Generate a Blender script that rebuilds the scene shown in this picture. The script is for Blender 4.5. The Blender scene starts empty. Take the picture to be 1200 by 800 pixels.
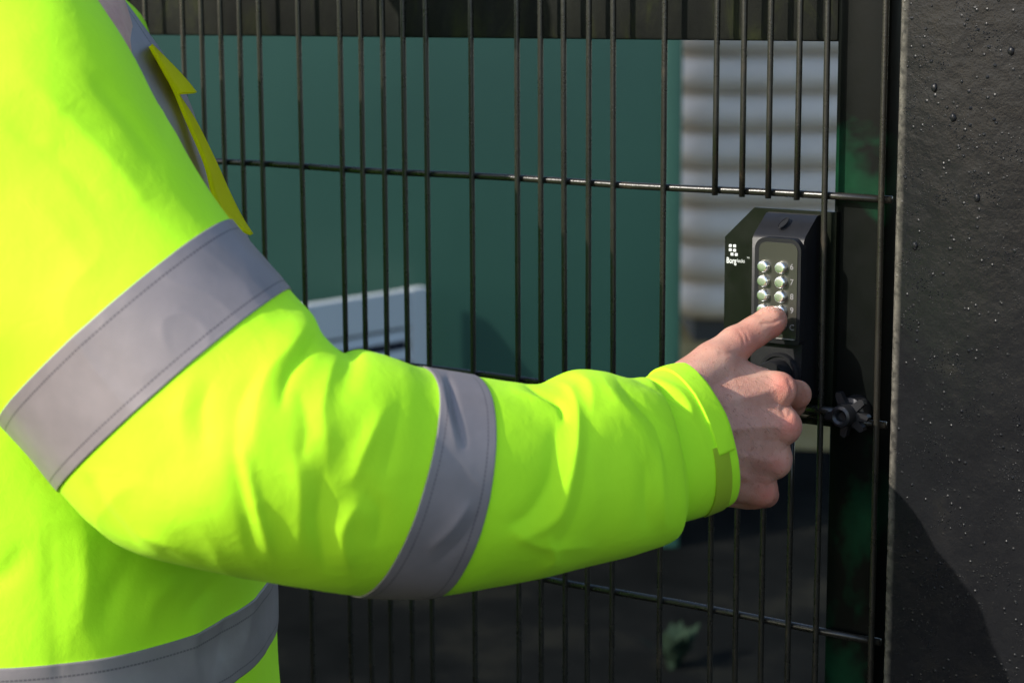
import bpy, bmesh, math, random
import numpy as np
from mathutils import Vector, Matrix, noise
random.seed(4)
rad = math.radians
sc = bpy.context.scene
COL = sc.collection

# ------------------------------------------------------------ camera frame
S = 0.025                      # wire pitch of the mesh gate, metres
FPX = 2393.4                   # focal length in photo pixels (1200 wide)
PIT, ROL, YAW = .16764, -.004898, .60785
CAM = Vector((27.1426*S, -59.6193*S, 1.20 + 6.41908*S))
F = Vector((-math.sin(YAW)*math.cos(PIT), math.cos(YAW)*math.cos(PIT), -math.sin(PIT)))
R0 = Vector((math.cos(YAW), math.sin(YAW), 0)); U0 = R0.cross(F)
RR = math.cos(ROL)*R0 + math.sin(ROL)*U0
UU = -math.sin(ROL)*R0 + math.cos(ROL)*U0
RH = R0.copy(); FH = Vector((-math.sin(YAW), math.cos(YAW), 0))

def ray(x, y): return F + float((x-600)/FPX)*RR + float((400-y)/FPX)*UU
def P(x, y, Z): return CAM + float(Z)*ray(x, y)
def GP(x, y, yo=0.0):
    d = ray(x, y); return CAM + d*((yo-CAM.y)/d.y)
def GR(x, y, z=0.0):
    d = ray(x, y); return CAM + d*((z-CAM.z)/d.z)
Cn = np.array(CAM); Fn = np.array(F); Rn = np.array(RR); Un = np.array(UU)
def topx(Q):
    v = Q-Cn; z = v@Fn
    return np.stack([600+FPX*(v@Rn)/z, 400-FPX*(v@Un)/z], -1)

# ------------------------------------------------------------ materials
def mat(name, base, rough=.5, metal=0.0, spec=.5, **kw):
    m = bpy.data.materials.new(name); m.use_nodes = True
    nt = m.node_tree; b = nt.nodes['Principled BSDF']
    b.inputs['Base Color'].default_value = (*base, 1)
    b.inputs['Roughness'].default_value = rough
    b.inputs['Metallic'].default_value = metal
    b.inputs['Specular IOR Level'].default_value = spec
    for k, v in kw.items(): b.inputs[k.replace('_', ' ')].default_value = v
    return m
def N(m, t, **kw):
    n = m.node_tree.nodes.new(t)
    for k, v in kw.items():
        if k in n.inputs: n.inputs[k].default_value = v
        else: setattr(n, k, v)
    return n
def L(m, a, b): m.node_tree.links.new(a, b)
def coords(m, scale=(1, 1, 1), kind='Object'):
    tc = N(m, 'ShaderNodeTexCoord'); mp = N(m, 'ShaderNodeMapping')
    mp.inputs['Scale'].default_value = scale
    L(m, tc.outputs[kind], mp.inputs['Vector']); return mp.outputs[0]
def ramp(m, fac, stops):
    r = N(m, 'ShaderNodeValToRGB'); e = r.color_ramp.elements
    while len(e) < len(stops): e.new(.5)
    for i, (p, c) in enumerate(stops):
        e[i].position = p; e[i].color = (*c, 1) if len(c) == 3 else c
    L(m, fac, r.inputs[0]); return r.outputs[0]
def noise_n(m, vec, scale, detail=4, rough=.55, dist=0):
    n = N(m, 'ShaderNodeTexNoise'); n.inputs['Scale'].default_value = scale
    n.inputs['Detail'].default_value = detail; n.inputs['Roughness'].default_value = rough
    n.inputs['Distortion'].default_value = dist
    L(m, vec, n.inputs['Vector']); return n.outputs[0]
def bsdf(m): return m.node_tree.nodes['Principled BSDF']
def bump(m, h, strength=.3, dist=.001, prev=None):
    b = N(m, 'ShaderNodeBump'); b.inputs['Strength'].default_value = strength
    b.inputs['Distance'].default_value = dist
    L(m, h, b.inputs['Height'])
    if prev is not None: L(m, prev, b.inputs['Normal'])
    L(m, b.outputs[0], bsdf(m).inputs['Normal']); return b.outputs[0]

# hi-vis fabric
def fabric(name, c1, c2, trans=0.0):
    m = mat(name, c1, .7, 0, .12)
    v = coords(m)
    n = noise_n(m, v, 7, 3)
    L(m, ramp(m, n, [(.3, c1), (.7, c2)]), bsdf(m).inputs['Base Color'])
    f = noise_n(m, v, 900, 2)
    p = bump(m, f, .12, .0006)
    f2 = noise_n(m, v, 55, 4, .6, .4)
    bump(m, f2, .22, .003, p)
    bsdf(m).inputs['Sheen Weight'].default_value = .02
    return m
M_HV = fabric('hi_vis_fabric', (.52, .95, .026), (.47, .92, .020))
M_HVY = fabric('hi_vis_edge', (.95, .92, .008), (.90, .88, .008))
def _glow(m):
    nt = m.node_tree; b = bsdf(m); out = [n for n in nt.nodes if n.type == 'OUTPUT_MATERIAL'][0]
    t = N(m, 'ShaderNodeBsdfTranslucent'); t.inputs[0].default_value = (.98, .94, .01, 1); mx = N(m, 'ShaderNodeMixShader'); mx.inputs[0].default_value = .65
    L(m, b.outputs[0], mx.inputs[1]); L(m, t.outputs[0], mx.inputs[2]); L(m, mx.outputs[0], out.inputs[0])
_glow(M_HVY)
M_VEL = fabric('hook_tape', (.36, .50, .02), (.30, .44, .02))
# reflective tape with stitching
M_REF = mat('reflective_tape', (.27, .25, .28), .52, .15, .35)
def _ref(m):
    tc = N(m, 'ShaderNodeTexCoord'); sp = N(m, 'ShaderNodeSeparateXYZ')
    L(m, tc.outputs['UV'], sp.inputs[0])
    def line(c, w):
        a = N(m, 'ShaderNodeMath', operation='SUBTRACT'); L(m, sp.outputs[1], a.inputs[0]); a.inputs[1].default_value = c
        b = N(m, 'ShaderNodeMath', operation='ABSOLUTE'); L(m, a.outputs[0], b.inputs[0])
        g = N(m, 'ShaderNodeMath', operation='LESS_THAN'); L(m, b.outputs[0], g.inputs[0]); g.inputs[1].default_value = w
        return g.outputs[0]
    s = line(.14, .011)
    for c in (.86,):
        a = N(m, 'ShaderNodeMath', operation='MAXIMUM'); L(m, s, a.inputs[0]); L(m, line(c, .011), a.inputs[1]); s = a.outputs[0]
    fr = N(m, 'ShaderNodeMath', operation='MULTIPLY'); L(m, sp.outputs[0], fr.inputs[0]); fr.inputs[1].default_value = 330
    f2 = N(m, 'ShaderNodeMath', operation='FRACT'); L(m, fr.outputs[0], f2.inputs[0])
    f3 = N(m, 'ShaderNodeMath', operation='LESS_THAN'); L(m, f2.outputs[0], f3.inputs[0]); f3.inputs[1].default_value = .78
    st = N(m, 'ShaderNodeMath', operation='MULTIPLY'); L(m, s, st.inputs[0]); L(m, f3.outputs[0], st.inputs[1])
    v = coords(m)
    n = noise_n(m, v, 18, 4, .6)
    c = ramp(m, n, [(.3, (.205, .180, .180)), (.7, (.265, .230, .230))])
    mx = N(m, 'ShaderNodeMixRGB'); L(m, st.outputs[0], mx.inputs[0]); L(m, c, mx.inputs[1]); mx.inputs[2].default_value = (.12, .105, .11, 1)
    L(m, mx.outputs[0], bsdf(m).inputs['Base Color'])
    f = noise_n(m, v, 1200, 2); p = bump(m, f, .1, .0005)
    g = noise_n(m, v, 60, 3); p = bump(m, g, .15, .002, p)
    inv = N(m, 'ShaderNodeMath', operation='SUBTRACT'); inv.inputs[0].default_value = 1; L(m, st.outputs[0], inv.inputs[1])
    bump(m, inv.outputs[0], .5, .0006, p)
_ref(M_REF)

def painted(name, cols, rough=.32, bscale=300, bstr=.5, bd=.0006, spec=.5, big=0):
    m = mat(name, cols[0], rough, 0, spec)
    v = coords(m)
    n = noise_n(m, v, 22, 6, .65)
    L(m, ramp(m, n, [(.35, cols[0]), (.62, cols[1]), (.75, cols[2])]), bsdf(m).inputs['Base Color'])
    r = noise_n(m, v, 60, 3)
    mr = N(m, 'ShaderNodeMapRange'); L(m, r, mr.inputs[0]); mr.inputs[3].default_value = rough*.7; mr.inputs[4].default_value = rough*1.5
    L(m, mr.outputs[0], bsdf(m).inputs['Roughness'])
    p = bump(m, noise_n(m, v, bscale, 3, .6), bstr, bd)
    if big:
        vo = N(m, 'ShaderNodeTexVoronoi'); vo.inputs['Scale'].default_value = 150; L(m, v, vo.inputs['Vector'])
        hh = ramp(m, vo.outputs[0], [(.0, (1, 1, 1)), (.22, (0, 0, 0))])
        msk = ramp(m, noise_n(m, v, 26, 3), [(.46, (0, 0, 0)), (.6, (1, 1, 1))])
        mu = N(m, 'ShaderNodeMath', operation='MULTIPLY'); L(m, hh, mu.inputs[0]); L(m, msk, mu.inputs[1])
        p = bump(m, mu.outputs[0], .9, .0012, p)
        v3 = N(m, 'ShaderNodeTexVoronoi'); v3.inputs['Scale'].default_value = 480; L(m, v, v3.inputs['Vector'])
        h3 = ramp(m, v3.outputs[0], [(.0, (1, 1, 1)), (.30, (0, 0, 0))])
        k3 = ramp(m, noise_n(m, v, 34, 4, .7), [(.54, (0, 0, 0)), (.64, (1, 1, 1))])
        m3 = N(m, 'ShaderNodeMath', operation='MULTIPLY'); L(m, h3, m3.inputs[0]); L(m, k3, m3.inputs[1])
        p = bump(m, m3.outputs[0], 1, .0012, p)
        p = bump(m, noise_n(m, v, 45, 5, .6), .5, .002, p)
    return m
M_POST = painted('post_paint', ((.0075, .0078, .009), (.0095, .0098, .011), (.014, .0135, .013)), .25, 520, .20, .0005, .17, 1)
M_WIRE = painted('wire_paint', ((.014, .013, .010), (.020, .018, .014), (.06, .045, .03)), .26, 380, .35, .0005, .5)
M_STILE = painted('stile_paint', ((.010, .012, .010), (.012, .014, .011), (.014, .022, .014)), .36, 260, .15, .0004, .08)
def _stile(m):
    v = coords(m)
    n = noise_n(m, v, 9, 4, .6, .3)
    L(m, ramp(m, n, [(.50, (.0028, .0036, .003)), (.57, (.003, .022, .010)), (.68, (.005, .040, .017))]), bsdf(m).inputs['Base Color'])
_stile(M_STILE)
M_RAIL = mat('mossy_rail', (.02, .022, .015), .8, 0, .15)
def _rail(m):
    v = coords(m, (13, 13, 5))
    n = noise_n(m, v, 1.0, 8, .75, 1.6)
    v2 = coords(m, (3, 3, 3)); n2 = noise_n(m, v2, 1.6, 4)
    a = ramp(m, n, [(.3, (.005, .006, .005)), (.52, (.011, .012, .009)), (.66, (.022, .026, .009)), (.82, (.07, .055, .035))])
    b = ramp(m, n2, [(.4, (.35, .35, .35)), (.62, (1, 1, 1))])
    mx = N(m, 'ShaderNodeMixRGB', blend_type='MULTIPLY'); mx.inputs[0].default_value = 1; L(m, a, mx.inputs[1]); L(m, b, mx.inputs[2])
    L(m, mx.outputs[0], bsdf(m).inputs['Base Color'])
    bump(m, noise_n(m, coords(m), 160, 4), .5, .001)
_rail(M_RAIL)
M_BLK = painted('lock_black', ((.012, .012, .013), (.014, .014, .016), (.018, .018, .02)), .36, 700, .12, .0002, .2)
M_PLATE = painted('backplate_paint', ((.004, .006, .003), (.0045, .0065, .003), (.005, .0075, .0035)), .34, 700, .2, .0002, .22)
M_PAD = mat('keypad_steel', (.065, .064, .052), .36, .6)
bump(M_PAD, noise_n(M_PAD, coords(M_PAD), 900, 2), .25, .0002)
M_CHR = mat('chrome', (.97, .96, .93), .30, 1.0)
M_INK = mat('white_ink', (.62, .64, .62), .5)
M_INK2 = mat('grey_ink', (.22, .21, .21), .5)
M_DARK = mat('dark_hole', (.004, .004, .004), .6)
M_STEEL = mat('worn_steel', (.035, .035, .038), .38, .6)
bump(M_STEEL, noise_n(M_STEEL, coords(M_STEEL), 300, 3), .4, .0004)

M_SKIN = mat('skin', (.55, .33, .25), .42, 0, .4)
def _skin(m):
    b = bsdf(m)
    b.inputs['Subsurface Weight'].default_value = .35
    b.inputs['Subsurface Radius'].default_value = (1.0, .3, .15)
    b.inputs['Subsurface Scale'].default_value = .009
    v = coords(m)
    n = noise_n(m, v, 28, 5, .65)
    c = ramp(m, n, [(.28, (.46, .205, .145)), (.5, (.57, .29, .21)), (.72, (.65, .38, .275))])
    at = N(m, 'ShaderNodeAttribute', attribute_name='ruddy')
    mx = N(m, 'ShaderNodeMixRGB'); L(m, at.outputs['Fac'], mx.inputs[0]); L(m, c, mx.inputs[1]); mx.inputs[2].default_value = (.60, .17, .12, 1)
    n3 = noise_n(m, v, 330, 2, .5)
    sp = ramp(m, n3, [(.64, (1, 1, 1)), (.72, (.72, .58, .52))])
    m2 = N(m, 'ShaderNodeMixRGB', blend_type='MULTIPLY'); m2.inputs[0].default_value = .8; L(m, mx.outputs[0], m2.inputs[1]); L(m, sp, m2.inputs[2])
    L(m, m2.outputs[0], b.inputs['Base Color'])
    vo = N(m, 'ShaderNodeTexVoronoi', feature='DISTANCE_TO_EDGE'); vo.inputs['Scale'].default_value = 620
    L(m, v, vo.inputs['Vector'])
    hh = ramp(m, vo.outputs[0], [(0, (0, 0, 0)), (.25, (1, 1, 1))])
    p = bump(m, hh, .4, .0005)
    p = bump(m, noise_n(m, v, 110, 4, .6), .5, .0014, p)
    bump(m, noise_n(m, coords(m, (1, 1, 1)), 240, 3, .6, 1.0), .25, .0006, p)
_skin(M_SKIN)
M_NAIL = mat('nail', (.66, .38, .31), .25, 0, .5, Subsurface_Weight=.3)
M_NAIL.node_tree.nodes['Principled BSDF'].inputs['Subsurface Scale'].default_value = .004
M_HAIR = mat('hair', (.03, .02, .012), .6)
M_TROU = fabric('navy_cloth', (.012, .016, .03), (.02, .024, .04))
M_BOOT = mat('boot_leather', (.02, .015, .012), .4)

M_GREEN = mat('green_panel', (.03, .13, .095), .45)
def _green(m):
    v = coords(m)
    L(m, ramp(m, noise_n(m, v, 1.3, 5, .6), [(.3, (.012, .050, .039)), (.7, (.017, .066, .050))]), bsdf(m).inputs['Base Color'])
    bump(m, noise_n(m, v, 40, 3), .1, .002)
_green(M_GREEN)
M_SHED = mat('grey_cladding', (.36, .36, .39), .4)
def _shed(m):
    v = coords(m)
    L(m, ramp(m, noise_n(m, v, 4, 5, .6), [(.3, (.58, .50, .42)), (.7, (.68, .59, .50))]), bsdf(m).inputs['Base Color'])
_shed(M_SHED)
M_AC = mat('pale_grey_metal', (.42, .45, .46), .5)
bump(M_AC, noise_n(M_AC, coords(M_AC), 50, 3), .1, .002)
M_ROOF = mat('roof_felt', (.06, .06, .06), .9)
M_GROUND = mat('asphalt', (.03, .032, .034), 1.0, 0, .02)
def _ground(m):
    v = coords(m)
    L(m, ramp(m, noise_n(m, v, 3.2, 8, .7), [(.3, (.003, .0036, .0036)), (.52, (.0065, .0072, .007)), (.72, (.018, .018, .014))]), bsdf(m).inputs['Base Color'])
    bump(m, noise_n(m, v, 120, 4, .7), .8, .006)
_ground(M_GROUND)
M_SAND = mat('dry_straw', (.34, .26, .09), .95)
def _sand(m):
    v = coords(m)
    L(m, ramp(m, noise_n(m, v, 5, 7, .7), [(.3, (.22, .15, .04)), (.55, (.32, .23, .075)), (.75, (.38, .29, .13))]), bsdf(m).inputs['Base Color'])
    bump(m, noise_n(m, v, 60, 4, .7), .8, .01)
_sand(M_SAND)
M_LEAF = mat('weed_leaf', (.016, .028, .018), .9, 0, .05)
M_STONE = mat('pale_stone', (.014, .024, .022), .85, 0, .1)
bump(M_STONE, noise_n(M_STONE, coords(M_STONE), 30, 4), .6, .01)

# ------------------------------------------------------------ helpers
def link(name, me, parent=None, mats=(), smooth=True):
    o = bpy.data.objects.new(name, me); COL.objects.link(o)
    for m in mats: me.materials.append(m)
    if smooth:
        me.polygons.foreach_set('use_smooth', [True]*len(me.polygons))
    if parent: o.parent = parent
    return o
def obj(name, bm, m, parent=None, smooth=False, sharp=None):
    bmesh.ops.recalc_face_normals(bm, faces=bm.faces)
    me = bpy.data.meshes.new(name); bm.to_mesh(me); bm.free()
    o = link(name, me, parent, (m,), smooth or sharp is not None)
    if sharp is not None:
        me.set_sharp_from_angle(angle=rad(sharp))
    return o
def empty(name, loc, rz=0):
    o = bpy.data.objects.new(name, None); COL.objects.link(o)
    o.location = loc; o.rotation_euler.z = rz; o.empty_display_size = .05
    return o
def tag(o, label, cat, group=None):
    o['label'] = label; o['category'] = cat
    if group: o['group'] = group
    return o
def box(bm, x0, x1, y0, y1, z0, z1, bev=0, seg=2):
    r = bmesh.ops.create_cube(bm, size=1)
    for v in r['verts']:
        v.co = Vector(((x0+x1)/2+v.co.x*(x1-x0), (y0+y1)/2+v.co.y*(y1-y0), (z0+z1)/2+v.co.z*(z1-z0)))
    if bev:
        es = list({e for v in r['verts'] for e in v.link_edges})
        bmesh.ops.bevel(bm, geom=es, offset=bev, segments=seg, affect='EDGES', profile=.5)
    return bm
def tube(bm, pts, r, n=10, cap=True):
    pts = [Vector(p) for p in pts]; rings = []
    rs = r if isinstance(r, (list, tuple)) else [r]*len(pts)
    up = None
    for i, p in enumerate(pts):
        d = (pts[min(i+1, len(pts)-1)]-pts[max(i-1, 0)]).normalized()
        if up is None: up = Vector((0, 0, 1)) if abs(d.z) < .9 else Vector((1, 0, 0))
        a = d.cross(up).normalized(); b = a.cross(d)
        rings.append([bm.verts.new(p+rs[i]*(math.cos(2*math.pi*k/n)*a+math.sin(2*math.pi*k/n)*b)) for k in range(n)])
    for i in range(len(rings)-1):
        for k in range(n):
            bm.faces.new((rings[i][k], rings[i][(k+1) % n], rings[i+1][(k+1) % n], rings[i+1][k]))
    if cap: bm.faces.new(rings[0][::-1]); bm.faces.new(rings[-1])
    return bm
def prism(bm, pts, d):
    """closed polygon pts (Vectors) extruded by vector d"""
    a = [bm.verts.new(p) for p in pts]; b = [bm.verts.new(Vector(p)+Vector(d)) for p in pts]
    bm.faces.new(a); bm.faces.new(b[::-1])
    for i in range(len(a)):
        j = (i+1) % len(a); bm.faces.new((a[i], b[i], b[j], a[j]))
    return bm
def bevel_all(bm, off, seg=2, ang=30):
    es = [e for e in bm.edges if len(e.link_faces) == 2 and e.calc_face_angle(0) > rad(ang)]
    bmesh.ops.bevel(bm, geom=es, offset=off, segments=seg, affect='EDGES', profile=.5)
def lathe_y(bm, c, prof, n=32):
    """profile [(r, y)] turned round the Y axis at c"""
    rings = []
    for r, y in prof:
        if r < 1e-6: rings.append([bm.verts.new((c[0], c[1]+y, c[2]))])
        else: rings.append([bm.verts.new((c[0]+r*math.cos(2*math.pi*k/n), c[1]+y, c[2]+r*math.sin(2*math.pi*k/n))) for k in range(n)])
    for a, b in zip(rings, rings[1:]):
        for k in range(n):
            q = (k+1) % n
            if len(a) == 1 and len(b) == 1: continue
            if len(a) == 1: bm.faces.new((a[0], b[q], b[k]))
            elif len(b) == 1: bm.faces.new((a[k], a[q], b[0]))
            else: bm.faces.new((a[k], a[q], b[q], b[k]))
    return bm
def struct(name, bm, m, **k):
    o = obj(name, bm, m, **k); o['kind'] = 'structure'; return o

# ------------------------------------------------------------ ground
bm = bmesh.new(); bmesh.ops.create_grid(bm, x_segments=8, y_segments=8, size=200)
struct('ground', bm, M_GROUND)
bm = bmesh.new()
a = GR(760, 430); b = GR(1500, 430)
c1 = GR(420, 536); c2 = GR(1450, 526)
pts = []
for i in range(25):
    t = i/24; q = c1.lerp(c2, t); q = q + FH*.10*noise.noise(Vector((t*9, 2, 0)))
    pts.append(Vector((q.x, q.y, .004)))
far = [c2+FH*7, c1+FH*7]
pts += [Vector((p.x, p.y, .004)) for p in far]
bm.faces.new([bm.verts.new(p) for p in pts])
o = obj('dry_grass_strip', bm, M_SAND); o['kind'] = 'structure'

# ------------------------------------------------------------ gate
gate = empty('mesh_gate', (-.55, 0, 0))
tag(gate, 'black welded wire mesh gate with thin upright bars in front of the green wall', 'gate')
def gch(name, bm, m, **k):
    o = obj(name, bm, m, None, **k); o.parent = gate
    o.matrix_parent_inverse = Matrix.Translation((.55, 0, 0)); return o
ZH = [1.20 - (j)*7.26059*S for j in range(-4, 7)]
ZT, ZB = 1.95, .08
kinds = [0, 2, 3, 4, 5, 6, 8, 10, 11, 12, 13, 14, 16, 18, 19, 20, 21, 22, 24, 26, 27, 28, 29, 30, 32, 34, 35, 36, 37, 38, 40, 42, 43, 44, 45, 46, 48]
random.seed(9)
def wire_path(x, z0, z1, y):
    n = max(2, int((z1-z0)/.06)); ph = random.random()*9
    return [(x+.0005*math.sin(ph+z*5), y+.0004*math.sin(ph*2+z*7), z) for z in [z0+(z1-z0)*i/n for i in range(n+1)]]
for k in kinds:
    x = -k*S
    segs = [(ZB, ZT)] if k not in (3, 4, 5, 6) else [(ZB, ZH[5]+.002), (ZH[4]-.004, ZT)]
    bm = bmesh.new()
    for z0, z1 in segs: tube(bm, wire_path(x, z0, z1, -.0027), .00255, 14)
    gch('vertical_wire', bm, M_WIRE, smooth=True)
for z in ZH:
    if not ZB < z < ZT: continue
    bm = bmesh.new(); tube(bm, [(.006-i*.06, .0031+.0004*math.sin(i*2.1+z*9), z+.0006*math.sin(i*1.3+z*5)) for i in range(21)], .0031, 14)
    gch('horizontal_wire', bm, M_WIRE, smooth=True)
xs0 = GP(979, 120, .012).x; xs1 = GP(1040, 120, .012).x
bm = bmesh.new(); box(bm, xs0, xs1, .012, .062, .05, ZT+.03, .004, 3); gch('stile', bm, M_STILE, sharp=40)
bm = bmesh.new(); box(bm, -1.30, -1.24, .012, .062, .05, ZT+.03, .004, 3); gch('stile', bm, M_STILE, sharp=40)
zr = GP(970, 49, .012).z
for z0, nm in ((zr, 0), (ZT-.03, 1), (.05, 2)):
    bm = bmesh.new(); box(bm, -1.24, xs0, .014, .060, z0, z0+.06+.02*(nm == 0), .003, 2)
    gch('rail', bm, M_RAIL, sharp=40)
# latch bolt with star collar on the stile
lc = GP(990, 486, -.012)
bm = bmesh.new(); lathe_y(bm, (lc.x, 0, lc.z), [(0, -.016), (.0035, -.016), (.0042, -.0205), (.0062, -.022), (.0085, -.021), (.0092, -.018), (.0092, -.004), (.0125, -.003), (.013, .003), (.013, .011), (0, .011)], 28)
bolt = gch('latch_bolt', bm, M_STEEL, sharp=35)
bm = bmesh.new()
for a in (40, 115, 190, 262, 320, 355):
    d = Vector((math.cos(rad(a)), 0, math.sin(rad(a)))); s = Vector((-d.z, 0, d.x))
    c = Vector((lc.x, -.010, lc.z))
    prism(bm, [c+d*.008-s*.0035, c+d*.018-s*.0026, c+d*.0195+s*.001, c+d*.0175+s*.003, c+d*.008+s*.0035], (0, .006, 0))
bevel_all(bm, .0008, 2)
sc_ = obj('star_collar', bm, M_STEEL, None, sharp=35); sc_.parent = bolt
bm = bmesh.new(); tube(bm, [(lc.x-.002, -.001, lc.z-.001), (lc.x-.05, -.001, lc.z-.001)], .0042, 12)
gch('latch_rod', bm, M_WIRE, smooth=True)

# ------------------------------------------------------------ gate post and hinge post
px0 = GP(1045, 300, -.035).x
def _edge_glint(m):  # left bevel: grazing sun highlight put into the base colour, mottled like wear
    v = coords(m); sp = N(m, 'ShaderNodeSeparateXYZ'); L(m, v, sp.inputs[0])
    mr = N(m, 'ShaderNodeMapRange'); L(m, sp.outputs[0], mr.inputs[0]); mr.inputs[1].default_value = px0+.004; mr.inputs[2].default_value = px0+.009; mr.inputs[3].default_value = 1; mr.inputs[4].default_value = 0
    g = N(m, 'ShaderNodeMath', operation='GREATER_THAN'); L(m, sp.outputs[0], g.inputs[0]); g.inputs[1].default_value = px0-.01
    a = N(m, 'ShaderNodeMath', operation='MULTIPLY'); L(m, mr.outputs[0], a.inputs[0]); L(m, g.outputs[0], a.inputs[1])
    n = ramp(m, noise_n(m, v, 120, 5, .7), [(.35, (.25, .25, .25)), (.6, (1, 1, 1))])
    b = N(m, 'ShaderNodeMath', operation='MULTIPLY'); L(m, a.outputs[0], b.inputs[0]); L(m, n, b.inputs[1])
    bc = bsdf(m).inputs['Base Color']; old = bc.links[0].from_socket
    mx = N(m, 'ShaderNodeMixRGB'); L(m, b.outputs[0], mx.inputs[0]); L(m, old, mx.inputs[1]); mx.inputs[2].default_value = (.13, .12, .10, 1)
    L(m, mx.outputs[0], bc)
_edge_glint(M_POST)
post = None
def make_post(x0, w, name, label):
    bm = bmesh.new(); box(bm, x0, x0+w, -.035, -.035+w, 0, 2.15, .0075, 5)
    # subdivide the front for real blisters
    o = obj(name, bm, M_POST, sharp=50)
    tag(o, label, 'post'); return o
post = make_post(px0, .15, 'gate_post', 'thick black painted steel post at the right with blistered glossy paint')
random.seed(21)
for i in range(26):
    bm = bmesh.new()
    if i < 5: q = GP(*[(1095, 103), (1117, 138), (1072, 288), (1145, 232), (1185, 60)][i], -.035); r = .0026
    else: q = GP(random.uniform(1060, 1195), random.uniform(5, 790), -.035); r = random.uniform(.0005, .0012)
    s = bmesh.ops.create_icosphere(bm, subdivisions=2, radius=1)
    for v in s['verts']:
        w = 1+.25*noise.noise(v.co*1.7+Vector((i, 0, 0)))
        v.co = Vector((q.x+v.co.x*r*w, -.035+v.co.y*r*.55*w, q.z+v.co.z*r*1.3*w))
    o = obj('paint_blister', bm, M_POST, None, smooth=True); o.parent = post
hp = make_post(-1.48, .15, 'hinge_post', 'black steel hinge post at the far left end of the mesh gate, behind the person')

# ------------------------------------------------------------ keypad lock
lk = empty('keypad_lock', (GP(910, 350, 0).x, 0, GP(910, 480, 0).z))
tag(lk, 'black push button keypad lock with chamfered back plate fixed to the mesh gate', 'lock')
LI = Matrix.Translation(-lk.location)
def lch(name, bm, m, par=None, **k):
    o = obj(name, bm, m, None, **k); o.parent = par or lk
    if not par: o.matrix_parent_inverse = LI
    return o
# back plate
yb = .0065
pl = [GP(847, 484, yb), GP(847, 277, yb), GP(884, 243, yb)]
zt = pl[2].z; xr = GP(1006, 300, yb).x
pl = [Vector((pl[0].x, yb, pl[0].z)), Vector((pl[0].x, yb, pl[1].z)), Vector((pl[2].x, yb, zt)), Vector((xr-.02, yb, zt)), Vector((xr-.02, yb, pl[0].z))]
bm = bmesh.new(); prism(bm, pl, (0, .005, 0)); bevel_all(bm, .0014, 2); plate = lch('back_plate', bm, M_PLATE, sharp=40)
# housing: side profile extruded along X
yf = -.022
x0 = GP(881, 330, yf).x; x1 = GP(941, 330, yf).x
zf = GP(908, 277, yf).z; zbk = GP(925, 250, .004).z; zl = GP(908, 468, yf).z
prof = [(.0065, zbk), (.001, zbk-.0005), (yf+.003, zf+.001), (yf, zf-.003), (yf, zl+.004), (yf+.005, zl), (.0065, zl)]
bm = bmesh.new(); prism(bm, [Vector((x0, y, z)) for y, z in prof], (x1-x0, 0, 0)); bevel_all(bm, .0022, 4, 15)
hous = lch('housing', bm, M_BLK, sharp=40)
# keyhole with lip on the sloping hood
q0 = Vector((GP(918, 262, -.012).x, 0, 0)); t = .52
hp0 = Vector((q0.x, -.0115, zf+(zbk-zf)*.52+.0012))
sl = Vector((0, .0225, zbk-zf)).normalized(); nn = Vector((0, -sl.z, sl.y))
bm = bmesh.new()
for rr, hh, w in ((.0031, .0004, 1),):
    c = []
    for k in range(24):
        a = 2*math.pi*k/24; c.append(hp0+Vector((1, 0, 0))*math.cos(a)*rr*.75+sl*(math.sin(a)*rr*1.7)+Vector((.0012, 0, 0))*math.sin(a))
    prism(bm, c, nn*.0007)
kh = lch('keyhole', bm, M_DARK, smooth=False)
bm = bmesh.new(); c = []
for k in range(25):
    a = 2*math.pi*k/24; c.append(hp0+nn*.0006+Vector((1, 0, 0))*math.cos(a)*.0029+sl*(math.sin(a)*.0062)+Vector((.0012, 0, 0))*math.sin(a))
tube(bm, c, .0005, 8, False); lch('keyhole_rim', bm, M_BLK, kh, smooth=True)
# keypad bezel and face: rounded rectangles facing -Y
def rrect(xa, xb, za, zb, r, y, n=8, rb=None):
    pts = []; rb = r if rb is None else rb
    for cx, cz, a0, q in ((xb-r, zb-r, 0, r), (xa+r, zb-r, 90, r), (xa+rb, za+rb, 180, rb), (xb-rb, za+rb, 270, rb)):
        for i in range(n+1):
            a = rad(a0+90*i/n); pts.append(Vector((cx+q*math.cos(a), y, cz+q*math.sin(a))))
    return pts
ya = -.0290
bx0 = GP(884, 330, ya).x; bx1 = GP(938, 330, ya).x; bz1 = GP(908, 279, ya).z; bz0 = GP(908, 402, ya).z
bm = bmesh.new(); prism(bm, rrect(bx0, bx1, bz0, bz1, .0095, ya, rb=.003), (0, .010, 0)); bevel_all(bm, .0016, 3, 40)
bez = lch('keypad_bezel', bm, M_BLK, sharp=40)
yk = ya-.0006
fx0 = GP(889, 330, yk).x; fx1 = GP(934, 330, yk).x; fz1 = GP(908, 284, yk).z; fz0 = GP(908, 397, yk).z
bm = bmesh.new(); prism(bm, rrect(fx0, fx1, fz0, fz1, .0065, yk, rb=.002), (0, .002, 0)); bevel_all(bm, .0003, 1, 40)
pad = lch('keypad_face', bm, M_PAD, sharp=40)
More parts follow.
